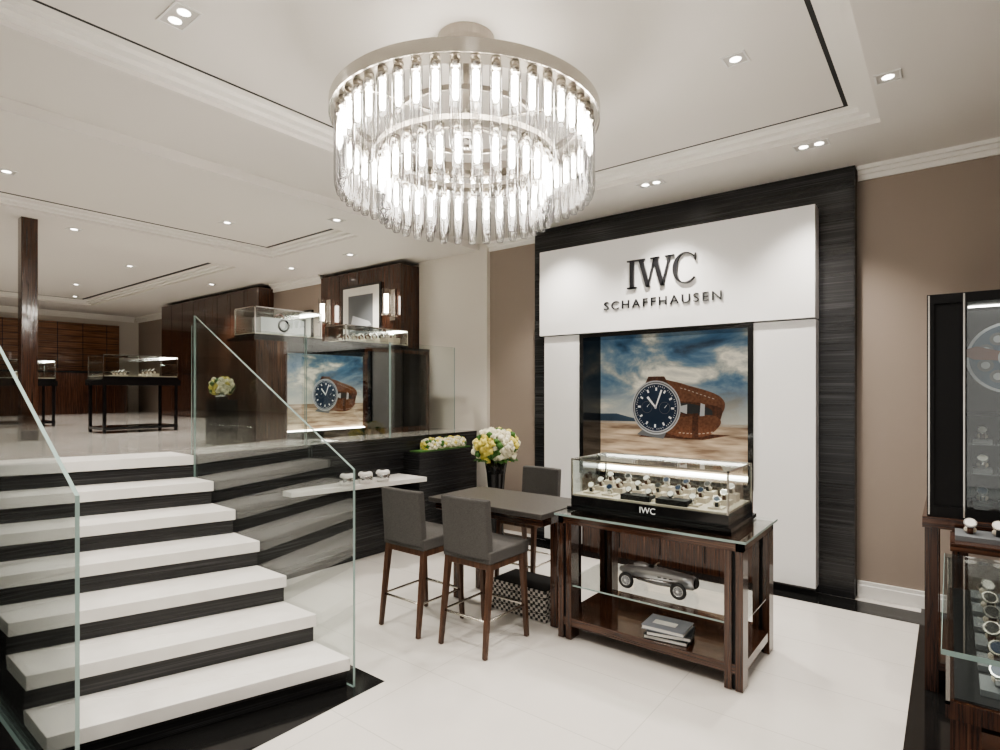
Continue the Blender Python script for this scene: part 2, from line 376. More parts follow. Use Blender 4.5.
# sign
s = MB('wall_sign_letters')
def poly_y(pts, y0=5.085, y1=5.109): s.plate(pts, 'y', y0, y1, 'letter')
zb, zt = 2.615, 2.885; sf = .014
s.T = Matrix.Translation((-2.12, 0, 0)) @ Matrix.Diagonal((.93, 1, 1, 1)) @ Matrix.Translation((2.12, 0, 0))
x = -2.41; poly_y([(x-.022, zb), (x+.022, zb), (x+.022, zt), (x-.022, zt)])
for z in (zb, zt-sf): poly_y([(x-.052, z), (x+.052, z), (x+.052, z+sf), (x-.052, z+sf)])
def stroke(xa, xb, wd): poly_y([(xa-wd, zt), (xb-wd, zb), (xb+wd, zb), (xa+wd, zt)])
stroke(-2.315, -2.235, .022); stroke(-2.165, -2.235, .010); stroke(-2.165, -2.085, .022); stroke(-2.010, -2.085, .010)
for xx in (-2.315, -2.165, -2.010): poly_y([(xx-.045, zt-sf), (xx+.045, zt-sf), (xx+.045, zt), (xx-.045, zt)])
cx, cz, Rz = -1.855, (zb+zt)/2, .14
n = 28; oa = [math.radians(42 + (276)*i/n) for i in range(n+1)]
def ip(a): th = .010 + .034*max(0, -math.cos(a)); return (cx+(.125-th)*math.cos(a), cz+(Rz-.012)*math.sin(a))
def op(a): return (cx+.125*math.cos(a), cz+Rz*math.sin(a))
for i in range(n):
    a0, a1 = oa[i], oa[i+1]
    poly_y([op(a0), op(a1), ip(a1), ip(a0)])
poly_y([(cx+.085, cz+.06), (cx+.1, cz+.06), (cx+.1, cz+.125), (cx+.085, cz+.10)])
sign = s.build()
tx = bpy.data.curves.new('lettering_small', 'FONT'); tx.body = 'SCHAFFHAUSEN'; tx.size = .115; tx.extrude = .006; tx.space_character = 1.28
tx.align_x = 'CENTER'; tx.materials.append(M['letter'])
to = bpy.data.objects.new('lettering_small', tx); COL.objects.link(to)
to.location = (-2.12, 5.102, 2.435); to.rotation_euler = (math.pi/2, 0, 0)
bpy.context.view_layer.update(); k = 1.13/to.dimensions.x; to.scale = (k, 1.0, 1)
bpy.context.view_layer.update(); to.parent = sign; to.matrix_parent_inverse = sign.matrix_world.inverted()

# ---------------------------------------------------------------- stairs
st = MB('staircase'); r = .165
for k in range(1, 8):
    x = -2.62 - .315*(k-1); sk = .42
    if k < 7:
        st.prism([(x-.03, 2.0), (x-.03-sk, .74), (-4.93-.02, .74), (-4.53, 2.0)][::-1], (k-1)*r + (.004 if k == 1 else 0), k*r-.07, 'marble')
        st.prism([(x, 2.0), (x-sk, .74), (x-sk-.345, .74), (x-.345, 2.0)][::-1], k*r-.07, k*r, 'stone')
    else:
        st.prism([(x-.005, 2.0), (x-.005-sk, .74), (x-sk-.02, .74), (x-.02, 2.0)][::-1], (k-1)*r, k*r-.07, 'marble')
        st.prism([(x, 2.0), (x-sk, .74), (x-sk-.40, .74), (x-.40, 2.0)][::-1], k*r-.07, k*r+.002, 'stone')
st.build(.003, 1)

def glass_panel(name, poly, axis, a0, a1):
    g = MB(name); g.plate(poly, axis, a0, a1, 'glass', 'gedge'); return g
glass_panel('glass_balustrade', [(-2.6, .004), (-2.6, 1.21), (-4.52, 2.215), (-4.52, .004)], 'y', 2.003, 2.018).build()
glass_panel('glass_balustrade', [(-2.6, .004), (-2.6, 1.25), (-4.94, 2.475), (-4.94, .004)], 'y', .72, .735).build()
g = MB('glass_guardrail')
for y0, y1 in ((2.03, 3.02), (3.035, 4.02), (4.035, 5.02)):
    g.plate([(y0, UP), (y0, 2.15), (y1, 2.15), (y1, UP)], 'x', -4.62, -4.606, 'glass', 'gedge')
g.build()

# bench slab & cups
b_ = MB('wall_bench'); b_.prism([(-4.40, 2.75), (-4.12, 4.08), (-4.535, 4.08), (-4.535, 2.75)], .735, .78, 'stone'); b_.build(.004)
b_ = MB('cup_set')
for i, yy in enumerate((3.27, 3.45, 3.63)):
    xx = -4.33+.035*i
    b_.lathe([(0, .781), (.052, .781), (.064, .80), (.066, .87), (.054, .888), (.03, .888), (0, .893)], (xx, yy, 0), 'stone', 20)
    b_.lathe([(.0665, .81), (.070, .815), (.070, .85), (.0665, .855)], (xx, yy, 0), 'silver', 20)
    b_.lathe([(0, .893), (.03, .893), (.03, .899), (0, .899)], (xx, yy, 0), 'blackm', 16)
b_.build()

# flowers
def bouquet(mb, c, R, n, sq=.85, ls=.034):
    c = Vector(c)
    for i in range(n):
        z = 1 - 1.75*(i+.5)/n; a = i*2.39996; q = math.sqrt(max(0, 1-z*z))
        d = Vector((q*math.cos(a), q*math.sin(a), z*sq)); rr = R*random.uniform(.80, 1.0)
        clump = (math.sin(d.x*4+1.3)+math.sin(d.y*5+.4)+math.sin(d.z*6)) > .1
        mt = 'yellow' if clump else 'cream2'
        if random.random() < .16: mt = 'green'
        pc = c + d*rr
        mb.ball(pc, ls*random.uniform(.8, 1.15), mt, 6, 4)
        u_ = d.orthogonal().normalized(); v_ = d.cross(u_).normalized()
        for k in range(4):
            t_ = k*math.pi/2 + i
            mb.ball(pc + (u_*math.cos(t_)+v_*math.sin(t_))*ls*.8, ls*.55, mt, 5, 3)
    for i in range(14):
        a = i*2*math.pi/14; dx, dy = math.cos(a), math.sin(a)
        p0 = c + Vector((dx*R*.5, dy*R*.5, -R*.55)); p1 = c + Vector((dx*R*1.0, dy*R*1.0, -R*.62)); p2 = c+Vector((dx*R*.8-dy*R*.16, dy*R*.8+dx*R*.16, -R*.5)); p3 = c+Vector((dx*R*.8+dy*R*.16, dy*R*.8-dx*R*.16, -R*.5))
        mb.add([p0, p2, p1, p3], [(0, 1, 2, 3)], 'green')
v = MB('flower_vase')
v.lathe([(0, .004), (.09, .004), (.10, .03), (.075, .25), (.07, .5), (.095, .80), (.12, .96), (.11, .96), (.085, .8), (0, .75)], (-3.62, 4.56, 0), 'black', 32)
bouquet(v, (-3.62, 4.56, 1.08), .235, 150, .8, .030)
v.build()
pl = MB('flower_planter'); pl.box(-4.538, -4.30, 4.15, 5.05, .004, 1.0, 'marble'); pl.box(-4.50, -4.34, 4.2, 5.0, 1.0, 1.01, 'green')
for yy in (4.42, 4.58, 4.74, 4.88): bouquet(pl, (-4.43, yy, 1.05), .095, 50, .8, .018)
pl.build()

# ---------------------------------------------------------------- tables
d = MB('display_desk')
X0, X1, Y0, Y1, TH = -2.085, -.865, 3.25, 3.97, .83
for lx, ly in ((X0+.02, Y0+.02), (X1-.12, Y0+.02), (X0+.02, Y1-.12), (X1-.12, Y1-.12)):
    d.box(lx, lx+.04, ly, ly+.10, .004, TH-.06, 'wood'); d.box(lx+.06, lx+.10, ly, ly+.10, .004, TH-.06, 'wood')
    d.box(lx+.04, lx+.06, ly+.012, ly+.088, .004, TH-.06, 'blackm')
for y in (Y0+.02, Y1-.06): d.box(X0+.02, X1-.02, y, y+.04, TH-.065, TH-.015, 'woodx')
for x in (X0+.02, X1-.06): d.box(x, x+.04, Y0+.02, Y1-.02, TH-.064, TH-.0155, 'wood')
d.box(X0+.03, X1-.03, Y0+.03, Y1-.03, TH-.035, TH-.02, 'woodx')
d.box(X0, X1, Y0, Y1, TH-.014, TH, 'glass'); 
for (a0, a1, b0, b1) in ((X0, X1, Y0-.001, Y0+.0005), (X1-.0005, X1+.001, Y0, Y1)): d.box(a0, a1, b0, b1, TH-.014, TH, 'gedge')
d.box(X0+.025, X1-.025, Y0+.025, Y1-.025, .09, .145, 'woodx')
d.box(X0+.03, X1-.03, Y0+.04, Y1-.04, .352, .362, 'glass'); d.box(X0+.03, X1-.03, Y0+.039, Y0+.0405, .352, .362, 'gedge')
d.build(.002, 1)

t = MB('bar_table')
X0, X1, Y0, Y1 = -3.14, -2.095, 3.12, 3.74
t.box(X0, X1, Y0, Y1, TH-.03, TH+.005, 'tabletop'); t.box(X0+.03, X1-.03, Y0+.05, Y1-.05, TH-.09, TH-.03, 'woodx')
for lx, ly in ((X0+.03, Y0+.25), (X0+.03, Y1-.10), (X1-.10, Y0+.25), (X1-.10, Y1-.10)):
    t.box(lx, lx+.06, ly, ly+.06, .004, TH-.03, 'wood')
t.build(.003, 1)

wb = MB('woven_storage_box')
for i in range(4): wb.box(-2.74+.01*(i % 2), -2.24-.008*(i % 2), 3.39, 3.70, .004+.056*i, .004+.056*i+.05, 'weave'); wb.box(-2.73, -2.25, 3.40, 3.69, .05+.056*i, .06+.056*i, 'blackm')
wb.build(.006)

def stool(cx, cy, rot):
    s = MB('bar_stool'); s.T = Matrix.Translation((cx, cy, 0)) @ Matrix.Rotation(rot, 4, 'Z')
    for sx in (-1, 1):
        s.cyl((sx*.185, -.235, .004), (sx*.175, -.17, .57), .019, .027, 'woodlt', 4)
        s.cyl((sx*.185, .205, .004), (sx*.175, .165, .57), .019, .027, 'woodlt', 4)
        s.cyl((sx*.182, -.212, .22), (sx*.182, .19, .22), .008, .008, 'nickel', 8)
        s.box(sx*.175-.016, sx*.175+.016, -.17, .165, .53, .57, 'woodlt')
    s.cyl((-.182, .19, .22), (.182, .19, .22), .010, .010, 'nickel', 8)
    s.cyl((-.182, -.212, .22), (.182, -.212, .22), .008, .008, 'nickel', 8)
    s.box(-.175, .175, .15, .18, .53, .57, 'woodlt'); s.box(-.175, .175, -.185, -.155, .53, .57, 'woodlt')
    ob = s.build(.002, 1)
    c = MB('upholstery'); c.T = s.T
    c.box(-.20, .20, -.20, .215, .57, .65, 'fabric')
    n = 8
    za, zb_, ya, yb = .60, .972, -.17, -.20
    vs = []
    for z, yy in ((za, ya), (zb_, yb)):
        for i in range(n+1):
            u = -1+2*i/n; vs.append((u*.19, yy - .055 + .02*u*u, z))
        for i in range(n, -1, -1):
            u = -1+2*i/n; vs.append((u*.19, yy + .0 + .02*u*u, z))
    q = 2*(n+1)
    c.add(vs, [tuple(range(q))[::-1], tuple(range(q, 2*q))] + [(i, (i+1) % q, q+(i+1) % q, q+i) for i in range(q)], 'fabric')
    c.build(.012, 3, parent=ob)
stool(-2.42, 2.94, 0); stool(-2.96, 2.90, 0); stool(-2.82, 3.99, math.pi)

def miniwatch(mb, x, y, z, s=1., a=0.):
    old = mb.T
    mb.T = old @ Matrix.Translation((x, y, z)) @ Matrix.Rotation(a, 4, 'Z')
    mb.ball((0, 0, .014*s), .019*s, 'cush', 8, 5, (1.1, .9, .8))
    mb.lathe([(.020*s, -.009*s), (.0245*s, -.009*s), (.0245*s, .009*s), (.020*s, .009*s)], (0, 0, .020*s), random.choice(['strap', 'rubber', 'strap', 'silver']), 16, 'x')
    T = mb.T; mb.T = T @ Matrix.Translation((0, -.012*s, .040*s)) @ Matrix.Rotation(math.radians(45), 4, 'X')
    mb.cyl((0, 0, 0), (0, 0, .008*s), .022*s, .021*s, random.choice(['silver', 'nickel', 'silver']), 16)
    mb.cyl((0, 0, .008*s), (0, 0, .0085*s), .017*s, .017*s, random.choice(['paper', 'navy', 'paper', 'rubber']), 16)
    mb.T = old
def showcase(mb, x0, x1, y0, y1, z0, zb, z1, frm='nickel', n=8, rows=2, s=1., bed='bed'):
    mb.box(x0, x1, y0, y1, z0, zb, 'black'); mb.box(x0+.012, x1-.012, y0+.012, y1-.012, zb, zb+.012, bed)
    r = .005
    for x in (x0+r, x1-r):
        for y in (y0+r, y1-r): mb.box(x-r, x+r, y-r, y+r, zb, z1, frm)
    for z in (z1-2*r,):
        mb.box(x0, x1, y0, y0+2*r, z, z1, frm); mb.box(x0, x1, y1-2*r, y1, z, z1, frm)
        mb.box(x0, x0+2*r, y0, y1, z, z1, frm); mb.box(x1-2*r, x1, y0, y1, z, z1, frm)
    e = .003
    mb.box(x0+e, x1-e, y0+e, y0+e+.004, zb, z1-.003, 'glass'); mb.box(x0+e, x1-e, y1-e-.004, y1-e, zb, z1-.003, 'glass')
    mb.box(x0+e, x0+e+.004, y0+.01, y1-.01, zb, z1-.003, 'glass'); mb.box(x1-e-.004, x1-e, y0+.01, y1-.01, zb, z1-.003, 'glass')
    mb.box(x0+.01, x1-.01, y0+.01, y1-.01, z1-.006, z1-.002, 'glass')
    mb.box(x0+.02, x1-.02, y1-.03, y1-.018, z1-.02, z1-.010, 'strip')
    for j in range(rows):
        for i in range(n):
            xx = x0 + (x1-x0)*(i+.7)/(n+.4); yy = y0 + (y1-y0)*(j+.75)/(rows+.5)
            zz = zb+.012+.02*j
            mb.box(xx-.038*s, xx+.038*s, yy-.04*s, yy+.04*s, zb+.012, zz+.012, 'cush')
            miniwatch(mb, xx, yy, zz+.012, s, random.uniform(-.3, .3))
sh = MB('watch_showcase')
sh.box(-2.075, -.985, 3.40, 3.945, TH+.001, TH+.025, 'black')
showcase(sh, -2.055, -1.005, 3.42, 3.925, TH+.025, TH+.095, 1.18, n=7, rows=3, s=1.1)
for xx in (-1.60, -1.36): sh.box(xx-.10, xx+.10, 3.45, 3.55, TH+.107, TH+.14, 'blackm'); 
so = sh.build()
tx = bpy.data.curves.new('showcase_label', 'FONT'); tx.body = 'IWC'; tx.size = .055; tx.extrude = .001; tx.align_x = 'CENTER'; tx.materials.append(M['wmark'])
to = bpy.data.objects.new('showcase_label', tx); COL.objects.link(to); to.location = (-1.50, 3.418, TH+.042); to.rotation_euler = (math.pi/2, 0, 0)
bpy.context.view_layer.update(); to.parent = so; to.matrix_parent_inverse = so.matrix_world.inverted()

# model car (vintage open-wheel racer)
car = MB('model_race_car'); car.T = Matrix.Translation((-1.49, 3.56, .363)) @ Matrix.Scale(1.08, 4)
prof = [(0, -.25), (.014, -.245), (.034, -.20), (.052, -.10), (.058, 0), (.054, .08), (.047, .17), (.044, .215), (.036, .225), (0, .228)]
old = car.T; car.T = old @ Matrix.Translation((0, 0, .078)) @ Matrix.Diagonal((1, .85, .95, 1)); car.lathe(prof, (0, 0, 0), 'carpaint', 20, 'x'); car.T = old
car.ball((-.03, 0, .12), .032, 'rubber', 12, 8, (1.3, .7, .5)); car.ball((-.10, 0, .118), .04, 'carpaint', 12, 8, (1.5, .5, .7))
car.cyl((.226, 0, .078), (.232, 0, .078), .03, .028, 'blackm', 16)
car.plate([(.0, .118), (.02, .118), (.0, .15), (-.01, .15)], 'y', -.03, .03, 'glass')
car.ring((-.015, 0, .13), .018, .003, 'rubber', 'x', 16, 6)
for sy in (-1, 1):
    car.cyl((.15, sy*.05, .07), (-.2, sy*.052, .055), .007, .007, 'silver', 8)
    for k in range(3): car.box(.02+k*.035, .04+k*.035, sy*.050-.002, sy*.050+.002, .085, .09, 'blackm')
    for wx in (-.155, .165):
        c0 = Vector((wx, sy*.105, .049))
        car.ring(c0, .038, .011, 'rubber', 'y', 24, 8); car.cyl(c0+Vector((0, -.003, 0)), c0+Vector((0, .003, 0)), .030, .030, 'silverd', 16)
        car.ring(c0, .028, .004, 'silver', 'y', 24, 6, 2.)
        car.cyl(c0+Vector((0, -.012, 0)), c0+Vector((0, .012, 0)), .008, .008, 'silver', 10)
        for k in range(10):
            a = k*math.pi/5; car.cyl(c0+Vector((0, sy*.006, 0)), c0+Vector((.03*math.cos(a), sy*.006, .03*math.sin(a))), .002, .002, 'carpaint', 4)
        car.cyl((wx, 0, .05), (wx, sy*.105, .048), .005, .005, 'silver', 8)
        car.cyl((wx-.05, sy*.03, .06), (wx, sy*.09, .05), .004, .004, 'silver', 8)
car.build()

bk = MB('book_stack')
for i, (a, mt, dx) in enumerate(((.12, 'book2', 0), (.22, 'book2', .01), (.05, 'book1', -.01))):
    R = Matrix.Rotation(a, 3, 'Z'); z = .1455+i*.026
    bk.box(-1.48+dx, -1.22+dx, 3.30, 3.50, z, z+.003, mt, R); bk.box(-1.475+dx, -1.225+dx, 3.305, 3.495, z+.003, z+.022, 'paper', R); bk.box(-1.48+dx, -1.22+dx, 3.30, 3.50, z+.022, z+.025, mt, R)
bk.box(-1.44, -1.30, 3.36, 3.42, .2235, .2245, 'paper', Matrix.Rotation(.05, 3, 'Z'))
bk.build()

# ---------------------------------------------------------------- chandelier
ch = MB('chandelier'); CX, CY = -2.02, 2.29; ZC = H+.09
def band(R0, R1, z0, z1, mat, mb=ch): mb.lathe([(R0, z0), (R1, z0), (R1, z1), (R0, z1), (R0, z0)], (CX, CY, 0), mat, 96, smooth=False)
band(.595, .692, 3.045, 3.09, 'nickeld'); band(.692, .70, 3.035, 3.095, 'nickel')
band(.405, .475, 2.865, 2.89, 'nickeld'); band(.36, .375, 3.05, 3.075, 'nickeld')
ch.lathe([(0, 3.40), (.10, 3.40), (.145, 3.43), (.15, 3.46), (.15, ZC-.001), (0, ZC-.001)], (CX, CY, 0), 'nickeld', 40, smooth=False)
ch.cyl((CX, CY, 2.95), (CX, CY, 3.41), .018, .018, 'nickel'); ch.lathe([(0, 2.93), (.05, 2.94), (.07, 2.98), (.07, 3.06), (.03, 3.09), (0, 3.1)], (CX, CY, 0), 'chrome', 32)
for i in range(6):
    a = i*math.pi/3+.3; ca, sa = math.cos(a), math.sin(a)
    ch.cyl((CX+.05*ca, CY+.05*sa, 3.06), (CX+.61*ca, CY+.61*sa, 3.06), .010, .010, 'nickel', 8)
    ch.cyl((CX+.44*ca, CY+.44*sa, 3.06), (CX+.44*ca, CY+.44*sa, 2.88), .006, .006, 'nickel', 8)
def pendants(R, n, zt, ln, ph=0):
    for i in range(n):
        a = 2*math.pi*i/n+ph; x, y = CX+R*math.cos(a), CY+R*math.sin(a)
        ch.cyl((x, y, zt-.05), (x, y, zt), .020, .023, 'nickel', 10)
        ch.lathe([(0, zt-.185), (.010, zt-.18), (.0135, zt-.165), (.0135, zt-.06), (0, zt-.05)], (x, y, 0), 'lamp', 10)
        ch.lathe([(.028, zt-.03), (.028, zt-ln+.06), (.025, zt-ln+.02), (.017, zt-ln), (0, zt-ln-.003)], (x, y, 0), 'crystal', 12)
        ch.lathe([(0, zt-.19), (.015, zt-.195), (.015, zt-ln+.03), (.012, zt-ln+.008), (0, zt-ln+.006)], (x, y, 0), 'crystal', 8)
pendants(.648, 48, 3.045, .39); pendants(.44, 32, 2.865, .33, .05)
ch.build()

# ---------------------------------------------------------------- downlights
def downlight(x, y, z, n=1, P_=40, ax='x', light=True, s=1.):
    d = MB('recessed_downlight'); hw = .05*s*(n if ax == 'x' else 1)+.004; hh = .05*s*(n if ax == 'y' else 1)+.004
    frame(d, x-hw-.010, x+hw+.010, y-hh-.010, y+hh+.010, x-hw, x+hw, y-hh, y+hh, z-.006, z-.0005, 'trimw')
    d.box(x-hw, x+hw, y-hh, y+hh, z-.002, z-.0008, 'can')
    for i in range(n):
        o = (i-(n-1)/2)*.10*s; cx, cy = (x+o, y) if ax == 'x' else (x, y+o)
        d.lathe([(0, z-.004), (.026*s, z-.004), (.030*s, z-.003)], (cx, cy, 0), 'lampw', 20, smooth=False)
    ob = d.build()
    if light:
        ld = bpy.data.lights.new('lamp', 'SPOT'); ld.energy = P_*n; ld.spot_size = math.radians(105); ld.spot_blend = .8; ld.color = (1, .935, .85); ld.shadow_soft_size = .05
        lo = bpy.data.objects.new('lamp', ld); COL.objects.link(lo); lo.location = (x, y, z-.07)
        bpy.context.view_layer.update(); lo.parent = ob; lo.matrix_parent_inverse = ob.matrix_world.inverted()
ZT = H+.09
downlight(-3.02, 1.27, ZT, 2, 50); downlight(-.95, 3.36, ZT, 1, 80); downlight(-.276, 3.91, H, 1, 60)
downlight(-.79, 4.66, H, 2, 50); downlight(-2.02, 4.68, H, 2, 50); downlight(-3.1, 4.68, H, 2, 45)
downlight(-.95, 1.2, ZT, 2, 50); downlight(-1.9, .4, ZT, 2, 50); downlight(-.2, 1.5, H, 1, 50); downlight(.8, 3, H, 1, 60)  # unseen lamps outside the view, added as fill light
downlight(-1.5, -1.5, H, 2, 60); downlight(-4.0, .3, H, 2, 60)  # more unseen lamps added out of view for fill
for (x, y) in ((-4.8, 3.5), (-6.0, 1.2), (-6.0, 3.0), (-7.25, 2.0), (-7.2, 4.5), (-5.9, 4.5), (-9.0, 1.5), (-9.2, 3.2), (-9.3, 4.4), (-11, 1.5), (-11.5, 3.2), (-13, 1.5), (-13.0, 3.6), (-6, -1), (-9, -1)):
    z = HU
    if -6.7 < x < -5.3 and y < 3.85: z = HU+.075
    if -13.3 < x < -7.95 and -.3 < y < 3.8: z = HU+.075
    downlight(x, y, z, 1, 95)

# ---------------------------------------------------------------- upper level
cab = MB('display_cabinet')
cab.box(-5.55, -5.09, 2.80, 5.05, UP, 2.12, 'wood'); cab.box(-5.57, -5.06, 2.78, 5.055, 2.12, 2.15, 'black')
cab.box(-5.09, -5.06, 2.80, 3.12, UP, 2.12, 'wood'); cab.box(-5.09, -5.06, 4.05, 5.05, UP, 2.12, 'wood')
cab.box(-5.09, -5.06, 3.12, 4.05, UP, 1.24, 'black'); cab.box(-5.09, -5.06, 3.12, 4.05, 2.02, 2.12, 'black')
cab.box(-5.058, -5.052, 4.10, 4.98, 1.22, 2.08, 'black')
cb = cab.build()
p = MB('backlit_poster')
MP2 = skyprint('poster_print_sky_small', .27, .45, 1.6, (.1, .4, .3))
p.box(-5.088, -5.08, 3.125, 4.045, 1.245, 2.015, MP2); p.box(-5.085, -5.05, 3.125, 4.045, 1.24, 1.25, 'strip')
printed_watch(p, Matrix.Translation((-5.076, 3.56, 1.60)) @ Matrix.Rotation(math.pi/2, 4, 'Z') @ Matrix.Rotation(math.radians(3), 4, 'Y') @ Matrix.Diagonal((.93, 1, 1, 1)), .165)
p.build(parent=cb)
for nm, (y0, y1, zh, n) in (('glass_display_case', (2.82, 3.55, 2.44, 0)), ('glass_display_case', (3.85, 4.75, 2.36, 5))):
    g = MB(nm); showcase(g, -5.50, -5.12, y0, y1, 2.151, 2.18, zh, 'chrome', 3 if n else 0, 4 if n else 0, 1.3)
    if not n:
        g.box(-5.40, -5.24, 2.95, 3.42, 2.195, 2.36, 'carpaint'); g.ring((-5.235, 3.19, 2.29), .055, .010, 'blackm', 'x', 20, 6); g.ring((-5.32, 3.19, 2.36), .05, .008, 'strap', 'x', 20, 6)
    g.build()
ped = MB('flower_pedestal'); ped.box(-5.40, -5.20, 2.50, 2.70, UP, 1.56, 'black'); ped.lathe([(0, 1.56), (.05, 1.56), (.06, 1.64), (.055, 1.64), (0, 1.6)], (-5.3, 2.60, 0), 'silver', 20)
bouquet(ped, (-5.3, 2.60, 1.68), .11, 60, .8, .020); ped.build()

wp = MB('wood_wall_panel'); wp.box(-7.26, -5.55, 5.02, 5.40, UP, 3.28, 'wood')
for i in (1, 2, 3): wp.box(-7.26+i*.43, -7.255+i*.43, 5.018, 5.02, UP, 3.28, 'blackm')
wp.build()
wp = MB('wood_wall_panel'); wp.box(-12.2, -8.6, 4.80, 5.40, UP, 3.28, 'wood')
for i in range(1, 8): wp.box(-12.2+i*.45, -12.195+i*.45, 4.798, 4.80, UP, 3.28, 'blackm')
wp.build()
def picture(x0, x1, y, z0, z1):
    q = MB('framed_picture')
    q.box(x0, x1, y-.03, y, z0, z1, 'black'); q.box(x0+.03, x1-.03, y-.033, y-.03, z0+.03, z1-.03, 'paper')
    q.box(x0+.15, x1-.15, y-.035, y-.033, z0+.16, z1-.14, 'silverd')
    q.add([(x0+.18, y-.036, z0+.2), (x1-.18, y-.036, z0+.27), (x1-.22, y-.036, z0+.32), (x0+.25, y-.036, z0+.42)], [(0, 1, 2, 3)], 'silverf'); q.build()
picture(-6.72, -5.90, 5.017, 2.25, 3.08); picture(-8.15, -7.5, 5.058, 2.1, 2.85)
def sconce(x, y):
    q = MB('wall_sconce'); q.box(x-.05, x+.05, y-.02, y, 2.55, 2.95, 'nickel'); q.box(x-.015, x+.015, y-.10, y-.02, 2.60, 2.63, 'nickel')
    q.lathe([(0, 2.60), (.06, 2.60), (.06, 2.63), (0, 2.63)], (x, y-.12, 0), 'nickel', 24, smooth=False)
    q.lathe([(0, 2.635), (.028, 2.635), (.028, 2.88), (0, 2.88)], (x, y-.12, 0), 'lamps', 20)
    q.lathe([(.055, 2.63), (.055, 2.95)], (x, y-.12, 0), 'crystal', 24); q.build()
sconce(-7.05, 5.017); sconce(-5.68, 5.017)

col = MB('wood_column'); col.box(-7.245, -7.115, 1.535, 1.665, UP+.1, HU+.07, 'wood'); col.box(-7.25, -7.11, 1.53, 1.67, UP, UP+.1, 'black'); col.build(.004)
def vitrine(cx, cy, w, dp, n=4):
    q = MB('display_vitrine'); z = UP
    for sx in (-1, 1):
        for sy in (-1, 1): q.box(cx+sx*(w/2-.02)-.015, cx+sx*(w/2-.02)+.015, cy+sy*(dp/2-.02)-.015, cy+sy*(dp/2-.02)+.015, z, z+.55, 'black')
    q.box(cx-w/2, cx+w/2, cy-dp/2, cy+dp/2, z+.04, z+.07, 'black')
    q.box(cx-w/2-.02, cx+w/2+.02, cy-dp/2-.02, cy+dp/2+.02, z+.55, z+.62, 'black')
    showcase(q, cx-w/2, cx+w/2, cy-dp/2, cy+dp/2, z+.62, z+.65, z+.90, 'chrome', n, 2)
    q.build()
vitrine(-7.75, 2.74, .5, .80); vitrine(-9.9, 1.9, .5, 1.1)
fc = MB('wood_sideboard'); fc.box(-14.8, -14.2, -2.0, 4.9, UP, UP+.85, 'wood'); fc.box(-14.82, -14.18, -2.02, 4.92, UP+.85, UP+.89, 'black')
for i in range(9): fc.box(-14.2, -14.195, -1.3+i*.7, -1.29+i*.7, UP+.05, UP+.82, 'blackm')
fc.build()
fp = MB('wood_wall_shelving'); fp.box(-14.99, -14.85, -2.5, 4.95, UP, 3.10, 'woodfar')
for i in range(17): fp.box(-14.85, -14.845, -2.5+i*.45, -2.49+i*.45, UP+.95, 3.10, 'blackm')
for i in range(8): fp.box(-14.85, -14.84, -2.5, 4.95, UP+1.0+i*.13, UP+1.008+i*.13, 'blackm')
fp.build()
dr = MB('door_1'); dr.box(-13.6, -12.5, 5.36, 5.399, UP, 3.15, 'trimw'); dr.box(-13.45, -12.65, 5.35, 5.36, UP+.02, 3.0, 'cream'); dr.build()

# ---------------------------------------------------------------- right side
tc_ = MB('tall_watch_cabinet')
x0, x1, y0, y1 = -.10, .85, 3.93, 4.75
for lx in (x0-.01, x0+.11, x1-.08):
    for ly in (y0+.0, y1-.08): tc_.box(lx, lx+.06, ly, ly+.08, .004, .90, 'wood')
tc_.box(x0, x1, y0+.02, y1-.02, .12, .16, 'woodx')
tc_.box(x0-.02, x1, y0-.02, y1, .90, .96, 'woodx')
tc_.box(x0, x1, y1-.04, y1, .96, 2.17, 'blackm'); tc_.box(x0, x1, y0, y1, 2.12, 2.17, 'blackm'); tc_.box(x0, x1, y0, y1, .96, 1.02, 'blackm')
tc_.box(x0, x0+.03, y0, y1, 1.02, 2.12, 'blackm'); tc_.box(x0+.15, x0+.17, y0, y1-.04, 1.02, 2.12, 'blackm'); tc_.box(x1-.03, x1, y0, y1, 1.02, 2.12, 'blackm')
tc_.box(x0+.03, x0+.15, y0+.01, y0+.02, 1.02, 2.12, 'blackm')
for xx in (x0+.005, x0+.155): tc_.box(xx, xx+.008, y0-.004, y0+.002, .97, 2.165, 'nickel')
tc_.box(x0+.17, x1-.03, y0+.002, y0+.008, 1.02, 2.12, 'glass')
tc_.box(x0+.17, x1-.03, y0+.10, y1-.04, 1.50, 1.51, 'blackm')
tc_.box(x0+.17, x1-.03, y0+.35, y0+.36, 1.02, 1.50, 'blackm')
for z, s_ in ((1.02, 1.3), (1.20, 1.3), (1.36, 1.2)):
    if z > 1.02: tc_.box(x0+.17, x1-.03, y0+.12, y0+.34, z-.008, z, 'glass')
    for i in range(6): tc_.box(x0+.20+i*.11, x0+.28+i*.11, y0+.14, y0+.26, z, z+.02, 'silverd'); miniwatch(tc_, x0+.24+i*.11, y0+.2, z+.02, s_)
tc_.box(x0+.17, x1-.03, y0+.30, y0+.31, 1.53, 2.10, 'blackm')
def pp(cx, cz, r, d, mat, n=40): tc_.add([(cx+r*math.cos(2*math.pi*i/n), y0+.30-d, cz+r*math.sin(2*math.pi*i/n)) for i in range(n)], [tuple(range(n))], mat)
